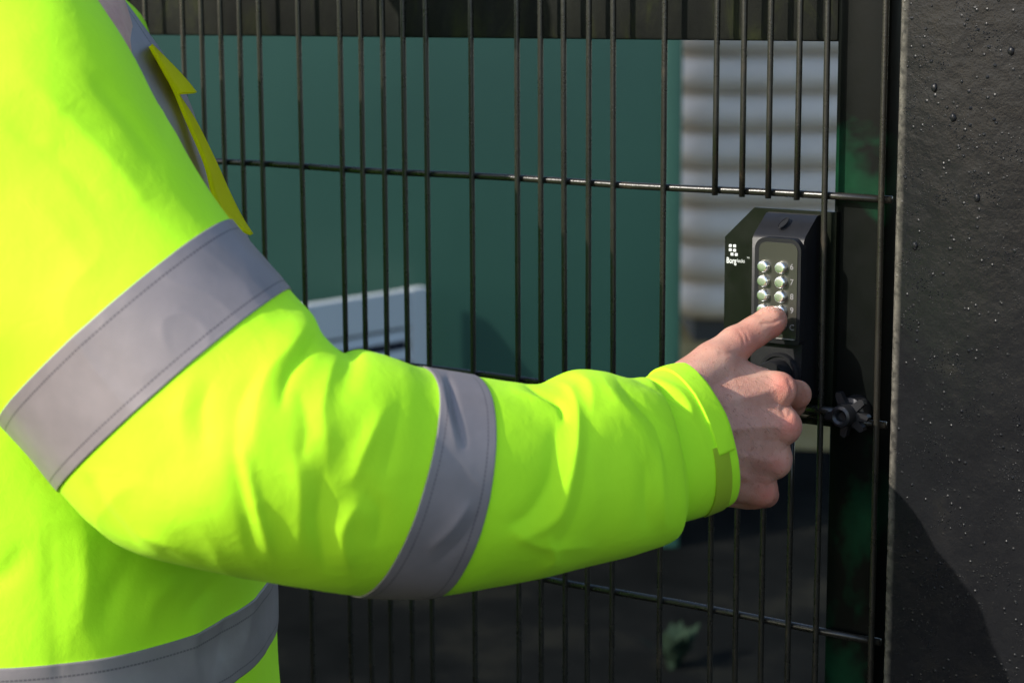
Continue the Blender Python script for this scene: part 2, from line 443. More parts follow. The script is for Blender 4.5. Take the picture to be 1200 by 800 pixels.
# buttons
colx = [GP(893.5, 330, yk-.003).x, GP(914, 330, yk-.003).x]
rows = [GP(903, y, yk-.003).z for y in (313, 330, 347, 364, 381)]
proto = None
bm = bmesh.new(); lathe_y(bm, (0, 0, 0), [(.0051, .0015), (.0051, -.0004), (.0047, -.0010), (.0048, -.0032), (.0046, -.0038), (.0038, -.0046), (.0034, -.00468), (.0015, -.00474), (0, -.00476)], 28)
bme = bpy.data.meshes.new('button'); bmesh.ops.recalc_face_normals(bm, faces=bm.faces); bm.to_mesh(bme); bm.free(); bme.materials.append(M_CHR)
bme.polygons.foreach_set('use_smooth', [True]*len(bme.polygons)); bme.set_sharp_from_angle(angle=rad(50))
for z in rows:
    for x in colx:
        o = bpy.data.objects.new('button', bme); COL.objects.link(o); o.parent = lk; o.matrix_parent_inverse = LI; o.location = (x, yk, z)
def text(name, body, loc, size, m, par, bold=0, sx=1, align='CENTER'):
    cu = bpy.data.curves.new(name, 'FONT'); cu.body = body; cu.size = size; cu.extrude = .0001; cu.offset = bold
    cu.align_x = align; cu.align_y = 'CENTER'
    t = bpy.data.objects.new(name, cu); COL.objects.link(t)
    dg = bpy.context.evaluated_depsgraph_get(); me = bpy.data.meshes.new_from_object(t.evaluated_get(dg))
    bpy.data.objects.remove(t)
    M_ = Matrix.Translation(loc) @ Matrix.Rotation(rad(90), 4, 'X') @ Matrix.Diagonal((sx, 1, 1, 1))
    me.transform(M_); me.materials.clear()
    o = link(name, me, par, (m,), False)
    if par is lk: o.matrix_parent_inverse = LI
    return o
for ch, y in zip('6789C', (313, 331, 348, 364, 384)):
    q = GP(928, y, yk); text('numeral', ch, (q.x, yk-.0002, q.z), .0066, M_INK2, lk, .00005)
bm = bmesh.new(); a = GP(910, 396, yk); b = GP(931, 396, yk); box(bm, a.x, b.x, yk-.0010, yk+.001, a.z-.0004, a.z+.0004)
lch('keypad_line', bm, M_INK2, pad)
# logo: little squares and lettering on the back plate
bm = bmesh.new()
for x, y in ((856, 288), (861, 288.3), (856, 292.8), (861, 293.5), (858, 298), (863, 298.5)):
    q = GP(x, y, yb); box(bm, q.x-.0015, q.x+.0015, yb-.0004, yb+.001, q.z-.0013, q.z+.0013, .0005, 2)
lch('logo', bm, M_INK, plate)
q = GP(851.5, 305.0, yb); text('lettering', 'Borg', (q.x, yb-.0003, q.z), .0066, M_INK, plate, .00018, .74, 'LEFT')
q = GP(864, 305.4, yb); text('lettering', 'locks', (q.x, yb-.0003, q.z), .0044, M_INK, plate, .00003, .8, 'LEFT')
q = GP(875.5, 302, yb); text('lettering', 'TM', (q.x, yb-.0003, q.z), .0018, M_INK, plate, 0, 1, 'LEFT')
# turn knob under the keypad
kc = GP(914, 437, yf)
bm = bmesh.new(); lathe_y(bm, (kc.x, yf, kc.z), [(.0175, .001), (.0175, -.003), (.0165, -.0045), (.0145, -.0045), (.014, -.003), (.0125, -.003), (.0125, -.016), (.0115, -.018), (0, -.018)], 40)
lch('turn_knob', bm, M_BLK, sharp=35)

# ------------------------------------------------------------ background: green cabin
rz = YAW
def frame_obj(name, loc):
    return empty(name, loc, YAW)
fz = CAM + FH*4.95; fz.z = 0
def lx(px, dist):   # lateral offset (m) of a photo column at a horizontal distance
    d = ray(px, 400); return dist*(d.dot(RH)/d.dot(FH))
cab = frame_obj('green_cabin', (fz.x, fz.y, 0))
tag(cab, 'flat dark green cabin wall standing behind the mesh gate', 'cabin')
xr_ = lx(797, 4.95)
def cch(name, bm, m, par, **k):
    o = obj(name, bm, m, None, **k); o.parent = par; return o
bm = bmesh.new(); box(bm, xr_-4.2, xr_-.003, 0, 2.3, .08, 2.6, .01); cch('wall', bm, M_GREEN, cab, sharp=40)
bm = bmesh.new(); box(bm, xr_-.045, xr_, -.008, .06, .0, 2.62, .004, 3); cch('corner_post', bm, M_GREEN, cab, sharp=40)
bm = bmesh.new(); box(bm, xr_-4.26, xr_-4.16, -.02, .08, .0, 2.62, .012, 3); cch('corner_post', bm, M_GREEN, cab, sharp=40)
bm = bmesh.new(); box(bm, xr_-4.3, xr_+.04, -.06, 2.36, 2.622, 2.70, .01); cch('roof', bm, M_ROOF, cab, sharp=40)
bm = bmesh.new(); box(bm, xr_-4.16, xr_-.10, -.012, .05, .0, .10, .006); cch('base_rail', bm, M_GREEN, cab, sharp=40)

# ------------------------------------------------------------ grey ribbed shed
D2 = 7.95
gz = CAM + FH*D2
shed = frame_obj('ribbed_shed', (gz.x, gz.y, 0))
tag(shed, 'pale grey shed with rounded horizontal ribs seen between the bars right of the green wall', 'shed')
xl = lx(799, D2); pitch = 44.2/FPX*D2
zb0 = GR(830, 392).z
bm = bmesh.new()
path = []
rc = .13
for i in range(13):
    a = math.pi - (math.pi/2)*i/12*1.0
    path.append((xl+rc+rc*math.cos(a), rc-rc*math.sin(a), math.cos(a), -math.sin(a)))
path = [(xl, 2.2, -1, 0)] + path + [(xl+3.2, 0, 0, -1)]
zs = []; nb = 17
z = .10
prof = []
for j in range(nb):
    for i in range(12):
        t = i/12; prof.append((z+(j+t)*pitch, .046*math.sin(math.pi*t**.75)**.7))
rings = [[bm.verts.new((x+nx*d, y+ny*d, zz)) for (zz, d) in prof] for (x, y, nx, ny) in path]
for a, b in zip(rings, rings[1:]):
    for i in range(len(prof)-1): bm.faces.new((a[i], b[i], b[i+1], a[i+1]))
cch('ribbed_cladding', bm, M_SHED, shed, sharp=60)
ztop = z+nb*pitch
bm = bmesh.new(); box(bm, xl-.10, xl+3.3, -.12, 2.4, ztop, ztop+.08, .01); cch('roof', bm, M_ROOF, shed, sharp=40)
bm = bmesh.new(); box(bm, xl+.05, xl+3.2, .04, 2.2, 0, .16, 0); cch('plinth', bm, M_ROOF, shed)

# ------------------------------------------------------------ louvred shutter swung open from the cabin wall
A = P(340, 368, 4.62); B = P(497, 327.5, 4.93)
e1 = Vector((B.x-A.x, B.y-A.y, 0)); Lw = e1.length
inv = Matrix.Rotation(-YAW, 4, 'Z') @ Matrix.Translation(-Vector((fz.x, fz.y, 0)))
Al = inv @ A; el = inv.to_3x3() @ e1
hgt = (A.z+B.z)/2; hb = P(450, 545, 4.8).z
au = bpy.data.objects.new('louvred_shutter', None); COL.objects.link(au)
def shutter():
    bm = bmesh.new(); w = .055
    box(bm, Lw-w, Lw, -.014, .020, hb, hgt, .004); box(bm, 0, w, -.014, .020, hb, hgt, .004)
    box(bm, w, Lw-w, -.012, .018, hgt-.09, hgt-.001, .003); box(bm, w, Lw-w, -.012, .018, hb+.001, hb+.06, .003)
    return bm
bm = shutter(); me = bpy.data.meshes.new('louvred_shutter'); bmesh.ops.recalc_face_normals(bm, faces=bm.faces); bm.to_mesh(me); bm.free()
bpy.data.objects.remove(au); au = link('louvred_shutter', me, cab, (M_AC,), False)
au.location = (Al.x, Al.y, 0); au.rotation_euler.z = math.atan2(el.y, el.x)
bm = bmesh.new(); box(bm, .056, Lw-.056, .012, .016, hb+.061, hgt-.091); cch('backing', bm, M_TROU, au)
zz = hgt-.122
while zz > hb+.065:
    bm = bmesh.new(); box(bm, .056, Lw-.056, -.006, -.002, zz, zz+.026)
    bmesh.ops.rotate(bm, verts=bm.verts, cent=(0, -.004, zz+.013), matrix=Matrix.Rotation(rad(-32), 3, 'X'))
    cch('louvre', bm, M_AC, au); zz -= .048

# ------------------------------------------------------------ small things on the ground
g = GR(788, 782)
bm = bmesh.new(); random.seed(5)
for i in range(26):
    a = random.uniform(0, 6.28); l = random.uniform(.03, .085); w = l*.22; ln = random.uniform(.15, .9)
    d = Vector((math.cos(a), math.sin(a), 0)); s = Vector((-d.y, d.x, 0)); b0 = g+d*random.uniform(0, .012)
    v = [b0-s*w*.3, b0+s*w*.3, b0+d*l*ln*.6+s*w+Vector((0, 0, l*.7)), b0+d*l*ln*1.2+Vector((0, 0, l)), b0+d*l*ln*.6-s*w+Vector((0, 0, l*.7))]
    f = bm.faces.new([bm.verts.new(p) for p in v])
o = obj('weed', bm, M_LEAF); tag(o, 'small pale green weed growing from the dark ground behind the gate', 'weed')
# ============================================================ person
def catmull(pts, t):
    """pts (n,k) array, t array in 0..n-1"""
    n = len(pts); i = np.clip(np.floor(t).astype(int), 0, n-2); f = (t-i)[:, None]
    g = lambda j: pts[np.clip(j, 0, n-1)]
    p0, p1, p2, p3 = g(i-1), g(i), g(i+1), g(i+2)
    return .5*((2*p1)+(-p0+p2)*f+(2*p0-5*p1+4*p2-p3)*f*f+(-p0+3*p1-3*p2+p3)*f**3)

# creases: (points px, half width px, height mm) - negative is a valley
CR = [
 ([(365, 372), (345, 402), (318, 432), (303, 470), (300, 520)], 20, 5.0),
 ([(372, 388), (358, 412), (338, 440), (330, 475)], 10, -5.5),
 ([(398, 412), (385, 440), (378, 480), (384, 520)], 17, 4.5),
 ([(285, 530), (300, 590), (316, 645)], 8, 4.0),
 ([(272, 520), (284, 580), (298, 640)], 10, -3.0),
 ([(246, 450), (236, 480), (240, 520)], 12, -3.0),
 ([(228, 440), (214, 480), (222, 540)], 16, 2.5),
 ([(448, 480), (430, 520), (414, 560)], 14, 4.0),
 ([(420, 590), (402, 622), (408, 665)], 14, 5.0),
 ([(428, 575), (446, 600), (440, 640)], 14, -3.5),
 ([(470, 470), (462, 520), (450, 560)], 12, -2.5),
 ([(378, 560), (372, 610), (380, 660)], 12, -3.5),
 ([(345, 530), (352, 580), (350, 640)], 14, 3.0),
 ([(524, 442), (531, 475), (543, 520)], 5, -3.5),
 ([(514, 442), (521, 478), (534, 524)], 8, 2.5),
 ([(548, 590), (530, 615), (505, 640)], 8, 3.0),
 ([(560, 600), (540, 632), (515, 655)], 8, -2.0),
 ([(600, 455), (625, 466), (650, 473)], 7, 3.5),
 ([(612, 448), (632, 461), (655, 474), (662, 492)], 4.5, -6.5),
 ([(640, 446), (668, 458), (676, 500), (668, 560), (652, 605), (610, 630)], 11, 5.5),
 ([(652, 500), (644, 560), (622, 600), (596, 615)], 11, -4.5),
 ([(690, 500), (684, 570), (668, 620), (640, 648)], 13, -3.2),
 ([(600, 622), (640, 640), (690, 640)], 9, 2.6),
 ([(640, 628), (650, 655), (635, 668)], 8, 3.0),
 ([(704, 440), (722, 470), (750, 500), (768, 540)], 12, 3.5),
 ([(718, 438), (742, 470), (768, 500), (782, 548)], 7, -3.6),
 ([(745, 446), (770, 456), (793, 469), (804, 480)], 5, -6.0),
 ([(740, 438), (768, 446), (798, 462), (812, 485)], 8, 3.5),
 ([(772, 520), (776, 570), (780, 620)], 9, 3.5),
 ([(758, 540), (757, 580), (760, 620)], 9, -2.5),
 ([(670, 436), (690, 450), (694, 480)], 10, 3.2),
 ([(100, 560), (125, 600), (160, 640)], 9, -4),
 ([(120, 560), (150, 610), (190, 650)], 12, 3.5),
 ([(165, 625), (200, 640), (235, 662)], 8, 3),
 ([(300, 440), (280, 480), (276, 530)], 13, -2.6),
 ([(350, 455), (360, 500), (352, 540)], 13, -3),
 ([(30, 90), (90, 150), (140, 200), (170, 240)], 18, 4.0),
 ([(10, 140), (70, 190), (120, 240)], 18, -3.0),
 ([(110, 90), (150, 140), (185, 190)], 12, -3.2),
 ([(170, 70), (186, 115), (196, 160)], 9, -4),
 ([(20, 220), (70, 270), (110, 330)], 22, 2.5),
 # torso below the arm
 ([(95, 620), (100, 680), (90, 740)], 16, 4),
 ([(60, 610), (62, 700), (70, 800)], 5, -2.2),
 ([(150, 660), (130, 700), (120, 745)], 14, -4),
 ([(205, 680), (180, 705), (170, 740)], 12, 3.5),
 ([(255, 680), (235, 700), (215, 720)], 9, -3),
 ([(240, 715), (225, 760), (232, 800)], 12, 3.5),
 ([(275, 700), (262, 740), (250, 790)], 9, -3.0),
 ([(300, 695), (292, 730), (285, 760)], 8, 3.0),
 ([(30, 640), (10, 670), (-30, 690)], 14, -4),
]
def crease_disp(px):
    out = np.zeros(len(px))
    for pts, w, amp in CR:
        pts = np.array(pts, float); m = np.full(len(px), 1e9); n = len(pts)-1; tt = np.zeros(len(px))
        lo = pts.min(0)-4*w; hi = pts.max(0)+4*w
        sel = np.where((px[:, 0] > lo[0]) & (px[:, 0] < hi[0]) & (px[:, 1] > lo[1]) & (px[:, 1] < hi[1]))[0]
        if len(sel) == 0: continue
        q = px[sel]; md = np.full(len(q), 1e9); mt = np.zeros(len(q))
        T = np.linspace(0, n, n*8+1); C = catmull(pts, T)
        for i in range(len(C)-1):
            a, b = C[i], C[i+1]; ab = b-a; h = np.clip(((q-a)@ab)/(ab@ab+1e-9), 0, 1)
            d = np.linalg.norm(q-a-h[:, None]*ab, axis=1); s = d < md; md[s] = d[s]; mt[s] = ((T[i]+h*(T[1]-T[0]))/n)[s]
        env = np.sin(np.pi*np.clip(mt*.86+.07, 0, 1))**.8
        out[sel] += amp*.0006*env*np.exp(-(md/(w*.85))**1.45)
    return out

class Loft:
    """a cloth tube through rings: C centre, A half vector to the silhouette top, B half vector towards the viewer's side"""
    def __init__(s, C, A, B, power=1.0, nz=.0015, seed=0, front=True, lobes=0):
        s.d = np.hstack([np.array(C), np.array(A), np.array(B)]); s.n = len(C); s.pw = power; s.nz = nz; s.seed = seed; s.front = front
    def raw(s, t, v):
        r = catmull(s.d, t); c, a, b = r[:, :3], r[:, 3:6], r[:, 6:9]
        cv, sv = np.cos(v), np.sin(v); p = s.pw
        cv = np.sign(cv)*np.abs(cv)**p; sv = np.sign(sv)*np.abs(sv)**p
        return c+a*cv[:, None]+b*sv[:, None]
    def pos(s, t, v, off=0.0):
        t = np.asarray(t, float); v = np.asarray(v, float); e = 1e-3
        q = s.raw(t, v)
        dt = s.raw(np.clip(t+e, 0, s.n-1), v)-s.raw(np.clip(t-e, 0, s.n-1), v)
        dv = s.raw(t, v+e)-s.raw(t, v-e)
        nr = np.cross(dt, dv); nr /= np.linalg.norm(nr, axis=1)[:, None]+1e-12
        c = catmull(s.d, t)[:, :3]
        sg = np.sign(np.einsum('ij,ij->i', nr, q-c)); nr *= sg[:, None]
        px = topx(q)
        view = q-Cn; view /= np.linalg.norm(view, axis=1)[:, None]
        fac = np.clip(-(np.einsum('ij,ij->i', nr, view))*1.6+.25, 0, 1)
        d = crease_disp(px)*fac if s.front else np.zeros(len(q))
        nz = np.array([noise.noise(Vector((p[0]*9+s.seed, p[1]*9, p[2]*13)))*1.6+noise.noise(Vector((p[0]*26, p[1]*26+s.seed, p[2]*22)))*.8 for p in q])
        def rid(p, f, sd): 
            a = noise.noise(Vector((p[0]*f+sd, p[1]*f+p[2]*f*.5, p[2]*f*.7))); return (1-min(1, abs(a)*3.2))**2
        rg = np.array([rid(p, 11, s.seed)*max(0, noise.noise(Vector((p[0]*6, p[2]*6, s.seed)))+.25)+.45*rid(p, 27, s.seed+5)*max(0, noise.noise(Vector((p[0]*9, p[2]*9, s.seed+3)))+.1) for p in q])
        d = d+nz*s.nz+rg*s.nz*1.5
        return q+nr*(d+np.asarray(off))[:, None] if np.ndim(off) else q+nr*(d+off)[:, None]
def grid_mesh(name, Q, nu, nv, wrap, parent, m, uv=None, thick=0):
    me = bpy.data.meshes.new(name)
    faces = []
    for i in range(nu-1):
        for j in range(nv if wrap else nv-1):
            k = (j+1) % nv; faces.append((i*nv+j, i*nv+k, (i+1)*nv+k, (i+1)*nv+j))
    me.from_pydata([tuple(q) for q in Q], [], faces); me.update()
    if uv is not None:
        l = me.uv_layers.new(name='UVMap'); idx = np.zeros(len(me.loops), int); me.loops.foreach_get('vertex_index', idx)
        l.data.foreach_set('uv', uv[idx].astype(np.float32).ravel())
    return me
def loft_mesh(name, lf, t0, t1, nu, nv):
    t = np.linspace(t0, t1, nu); v = np.linspace(0, 2*np.pi, nv, endpoint=False)
    T, V = np.meshgrid(t, v, indexing='ij')
    Q = lf.pos(T.ravel(), V.ravel()); return grid_mesh(name, Q, nu, nv, True, None, None)
def patch(name, lf, t0, t1, v0, v1, nu, nv, off, parent, m, swap=False, lift=None):
    """raised strip of cloth on a loft, with turned-down edges; t0,t1,v0,v1 may be callables of the other parameter (0..1)"""
    full = (not callable(v0)) and abs(v1-v0-2*np.pi) < 1e-3
    us = np.concatenate([[0], np.linspace(0, 1, nu), [1]]); vs = np.linspace(0, 1, nv, endpoint=not full)
    if not full: vs = np.concatenate([[0], vs, [1]])
    Uq, Vq = np.meshgrid(us, vs, indexing='ij')
    O = np.full(Uq.shape, off); O[0, :] = -.002; O[-1, :] = -.002
    if not full: O[:, 0] = -.002; O[:, -1] = -.002
    f = lambda a, x: a(x) if callable(a) else np.full(x.shape, float(a))
    T = f(t0, Vq)+(f(t1, Vq)-f(t0, Vq))*Uq
    V = f(v0, Uq)+(f(v1, Uq)-f(v0, Uq))*Vq
    Q = lf.pos(T.ravel(), V.ravel(), O.ravel())
    G = Q.reshape(Uq.shape+(3,)); mid = G[:, :].mean(0) if not swap else G.mean(1)
    seg = np.linalg.norm(np.diff(mid, axis=0), axis=1); cum = np.concatenate([[0], np.cumsum(seg)])
    uv = np.stack([np.broadcast_to(cum[None, :], Uq.shape), Uq], -1) if not swap else np.stack([np.broadcast_to(cum[:, None], Uq.shape), Vq], -1)
    me = grid_mesh(name, Q, len(us), len(vs), full, None, None, uv.reshape(-1, 2))
    return link(name, me, parent, (m,))

# ---- sleeve rings from the outline of the sleeve
def ring(top, bot, Z, rd, bow, dz=0):
    """bow = (dx,dy) px shift of the near side"""
    T_ = np.array(P(*top, Z)); B_ = np.array(P(*bot, Z+dz)); c = (T_+B_)/2; a = (T_-B_)/2
    mx, my = (top[0]+bot[0])/2, (top[1]+bot[1])/2
    near = np.array(P(mx+bow[0], my+bow[1], Z+dz/2-rd)); return c, a, near-c
st = [
 ((-160, -190), (-420, 120), 1.50, .10, (0, -10)),
 ((-60, -160), (-380, 180), 1.47, .12, (0, -20)),
 ((50, -70), (-320, 260), 1.44, .125, (-10, -20)),
 ((130, 25), (-240, 330), 1.42, .125, (-12, -18)),
 ((188, 125), (-150, 400), 1.41, .12, (-14, -18)),
 ((229, 200), (-70, 448), 1.40, .115, (-14, -16)),
 ((271, 262), (0, 496), 1.39, .11, (-14, -16)),
 ((340, 341), (70, 575), 1.375, .10, (-8, -10)),
 ((366, 370), (110, 618), 1.365, .095, (6, -6)),
 ((378, 394), (160, 650), 1.36, .095, (20, 0)),
 ((400, 413), (232, 667), 1.36, .09, (30, 4)),
 ((420, 408), (300, 678), 1.365, .085, (38, 6)),
 ((456, 418), (360, 689), 1.375, .082, (42, 6)),
 ((492, 431), (415, 697), 1.39, .08, (44, 6)),
 ((546, 440), (500, 699), 1.41, .078, (52, 2)),
 ((600, 449), (575, 687), 1.43, .075, (50, 0)),
 ((637, 449), (625, 678), 1.443, .073, (46, 0)),
 ((672, 435), (668, 667), 1.458, .07, (43, 0)),
 ((702, 436), (710, 658), 1.472, .068, (40, 0)),
 ((730, 443), (745, 649), 1.487, .065, (38, 0)),
 ((752, 443), (786, 633), 1.505, .062, (30, 0)),
 ((752, 450), (786, 614), 1.509, .056, (28, 0)),
 ((735, 455), (760, 608), 1.50, .052, (26, 0)),
]
C_, A_, B_ = zip(*[ring(*s) for s in st])
SLEEVE = Loft(C_, A_, B_, .94, .0011, 3)
cu = [
 ((725, 458), (748, 612), 1.495, .050, (26, 0)),
 ((752, 446), (778, 614), 1.51, .054, (30, 0)),
 ((776, 433), (812, 608), 1.53, .055, (34, 0)),
 ((797, 428), (847, 594), 1.55, .054, (33, 0)),
 ((799, 432), (846, 590), 1.552, .0525, (32, 0)),
 ((775, 440), (812, 598), 1.532, .049, (32, 0)),
 ((752, 452), (778, 606), 1.51, .048, (30, 0)),
]
C_, A_, B_ = zip(*[ring(*s) for s in cu])
CUFF = Loft(C_, A_, B_, .95, .0008, 8)

# ---- torso rings (level rings round the trunk)
def tring(pf, Z, ht, hw, zc=0):
    """pf: photo point of the jacket front; ht half front-back, hw half width"""
    W = P(*pf, Z); c = W-RH*ht
    return np.array(c), np.array(RH*ht), np.array(-FH*hw)
tt = [
 ((322, 905), 1.66, .175, .225), ((322, 840), 1.66, .178, .23), ((321, 780), 1.66, .18, .232), ((321, 735), 1.65, .182, .232), ((319, 690), 1.65, .182, .232),
 ((318, 620), 1.65, .182, .235), ((316, 540), 1.65, .182, .235), ((312, 450), 1.65, .18, .235), ((302, 360), 1.65, .175, .235),
 ((279, 280), 1.65, .168, .235), ((245, 215), 1.65, .155, .232), ((214, 130), 1.65, .14, .225), ((175, 58), 1.65, .125, .205), ((134, -5), 1.65, .11, .16), ((100, -60), 1.65, .085, .10), ((80, -100), 1.65, .068, .072), ((78, -140), 1.65, .066, .068)]
C_, A_, B_ = zip(*[tring(*s) for s in tt])
TORSO = Loft(C_, A_, B_, .9, .0018, 14)

person = None
# ---- hand as a smooth union of tapered bones
K = 1.60/FPX
def hp(x, y, z): return np.array(P(x, y, z))
bones = []
def cap(a, b, ra, rb): bones.append((hp(*a), hp(*b), ra*K, rb*K))
# forearm and wrist inside the cuff
cap((640, 540, 1.47), (760, 522, 1.52), 55, 46)
cap((760, 505, 1.535), (815, 497, 1.567), 40, 40); cap((760, 545, 1.54), (815, 538, 1.572), 40, 40)
# back of the hand: metacarpals
cap((812, 478, 1.572), (905, 458, 1.598), 34, 22)
cap((812, 500, 1.572), (912, 496, 1.597), 38, 23)
cap((812, 525, 1.576), (904, 535, 1.602), 38, 23)
cap((815, 548, 1.582), (886, 569, 1.610), 34, 22)
cap((820, 505, 1.596), (886, 500, 1.618), 42, 34)
cap((820, 545, 1.598), (876, 545, 1.620), 38, 30)
cap((815, 489, 1.567), (900, 479, 1.5935), 30, 17)
cap((815, 512, 1.567), (902, 519, 1.5945), 30, 17)
cap((815, 536, 1.570), (890, 553, 1.6010), 30, 16)
# palm-side flesh under the thumb and little finger
cap((815, 462, 1.59), (848, 444, 1.605), 33, 24)
cap((820, 560, 1.60), (872, 576, 1.622), 30, 20)
# knuckle heads
cap((914, 455, 1.592), (916, 457, 1.592), 17.5, 17.5)
cap((918, 499, 1.592), (920, 500, 1.593), 18.5, 18.5)
cap((908, 541, 1.600), (909, 542, 1.600), 16.5, 16.5)
cap((893, 573, 1.610), (894, 575, 1.610), 16, 16)
# index finger round the knob
cap((914, 455, 1.596), (934, 462, 1.628), 16.5, 15.5); cap((934, 462, 1.628), (930, 474, 1.655), 15.5, 13.5); cap((930, 474, 1.655), (902, 478, 1.662), 13, 11)
# middle, ring and little fingers curled in
cap((919, 500, 1.595), (920, 503, 1.640), 17, 16); cap((920, 503, 1.640), (892, 506, 1.663), 15, 13); cap((892, 506, 1.663), (866, 504, 1.645), 13, 11)
cap((908, 541, 1.600), (908, 543, 1.640), 16.5, 15); cap((908, 543, 1.640), (882, 542, 1.662), 14.5, 12.5); cap((882, 542, 1.662), (858, 538, 1.645), 12.5, 11)
cap((893, 575, 1.612), (897, 578, 1.645), 15.5, 13.5); cap((897, 578, 1.645), (876, 574, 1.662), 13, 11); cap((876, 574, 1.662), (856, 568, 1.65), 11, 10)
# little finger edge seen below the fist
cap((884, 580, 1.618), (898, 580, 1.632), 15, 14)
# thumb: metacarpal, proximal, distal pressing the button
cap((808, 450, 1.572), (836, 426, 1.588), 30, 25)
cap((836, 426, 1.588), (862, 403, 1.606), 25, 20.0)
cap((862, 403, 1.606), (884, 389, 1.618), 20.0, 17.5)
cap((884, 389, 1.618), (902, 377.5, 1.627), 17.5, 17.5)
cap((902, 377.5, 1.627), (907, 374.5, 1.630), 17.5, 15.0)
# web between thumb and index
cap((845, 440, 1.592), (890, 448, 1.606), 26, 18)
def sdf(Q, k=.0024):
    D = []
    for a, b, ra, rb in bones:
        ab = b-a; h = np.clip(((Q-a)@ab)/(ab@ab+1e-12), 0, 1)
        D.append(np.linalg.norm(Q-a-h[:, None]*ab, axis=1)-(ra+(rb-ra)*h))
    D = np.array(D); m = D.min(0)
    s = np.exp(-(D-m)/k); s = np.minimum(s, 1)
    return m-k*np.log(np.maximum(s.sum(0), 1))*.75
def build_hand():
    bm = bmesh.new()
    for a, b, ra, rb in bones:
        n = max(1, int(np.linalg.norm(b-a)/(min(ra, rb)*.35)))
        for i in range(n+1):
            t = i/n; s = bmesh.ops.create_icosphere(bm, subdivisions=2, radius=ra+(rb-ra)*t)
            bmesh.ops.translate(bm, verts=s['verts'], vec=Vector(a+(b-a)*t))
    me = bpy.data.meshes.new('tmp'); bm.to_mesh(me); bm.free()
    o = bpy.data.objects.new('tmp', me); COL.objects.link(o)
    r = o.modifiers.new('r', 'REMESH'); r.mode = 'VOXEL'; r.voxel_size = .0013
    s = o.modifiers.new('s', 'SMOOTH'); s.factor = .5; s.iterations = 4
    dg = bpy.context.evaluated_depsgraph_get(); out = bpy.data.meshes.new_from_object(o.evaluated_get(dg))
    bpy.data.objects.remove(o)
    n = len(out.vertices); Q = np.zeros(n*3); out.vertices.foreach_get('co', Q); Q = Q.reshape(-1, 3)
    for it in range(5):
        e = 2e-4; d = sdf(Q); g = np.stack([(sdf(Q+np.eye(3)[i]*e)-d)/e for i in range(3)], -1)
        g /= np.linalg.norm(g, axis=1)[:, None]+1e-9; Q = Q-g*np.clip(d, -.002, .002)[:, None]*.8
    # anatomical relief: tendons, knuckle folds, veins (millimetres)
    px = topx(Q); rel = np.zeros(n)
    nrm = g; view = Q-Cn; view /= np.linalg.norm(view, axis=1)[:, None]; fac = np.clip(-np.einsum('ij,ij->i', nrm, view)*1.5, 0, 1)
    def line(pts, w, amp):
        pts = np.array(pts, float); T = np.linspace(0, len(pts)-1, 8*(len(pts)-1)+1); C = catmull(pts, T); md = np.full(n, 1e9)
        for a, b in zip(C, C[1:]):
            ab = b-a; h = np.clip(((px-a)@ab)/(ab@ab+1e-9), 0, 1); md = np.minimum(md, np.linalg.norm(px-a-h[:, None]*ab, axis=1))
        return amp*.001*np.exp(-(md/w)**2)
    rel += line([(858, 468), (885, 462), (908, 455)], 5, 1.0)
    rel += line([(862, 502), (890, 500), (912, 499)], 5, 1.1)
    rel += line([(862, 530), (885, 536), (902, 541)], 5, .9)
    rel += line([(862, 552), (876, 562), (888, 570)], 4, .7)
    rel += line([(850, 482), (880, 480), (906, 477)], 7, -.3)
    rel += line([(862, 518), (890, 520), (915, 521)], 7, -.3)
    rel += line([(866, 545), (885, 552), (905, 558)], 6, -.4)
    rel += line([(866, 472), (880, 486), (892, 490), (900, 510)], 2.2, .5)
    rel += line([(870, 545), (880, 520), (876, 500)], 2.2, .5)
    rel += line([(846, 413), (858, 414), (872, 418), (884, 421)], 3.0, -.9)
    rel += line([(884, 421), (905, 430), (925, 440)], 4.0, -.6)
    rel += line([(893, 379), (906, 378), (918, 372)], 1.6, -.9)
    rel += line([(866, 388), (870, 394), (872, 402)], 1.6, -.5)
    rel += line([(871, 386), (875, 392), (877, 400)], 1.6, -.5)
    rel += line([(925, 446), (928, 458), (924, 470)], 2.5, -.8)
    rel += line([(926, 484), (922, 488), (917, 480)], 3, -1.2)
    Q = Q+nrm*(rel*fac)[:, None]
    out.vertices.foreach_set('co', Q.ravel())
    ru = np.zeros(n)
    for c, w, a_ in (((918, 452), 16, .6), ((926, 500), 15, .7), ((912, 543), 14, .6), ((900, 578), 16, .75), ((940, 470), 14, .4), ((885, 405), 22, .55), ((912, 388), 14, .7), ((860, 570), 20, .3), ((895, 590), 18, .6)):
        ru = np.maximum(ru, a_*np.exp(-((px[:, 0]-c[0])**2+(px[:, 1]-c[1])**2)/w**2))
    return out, ru
hand_me, ruddy = build_hand()

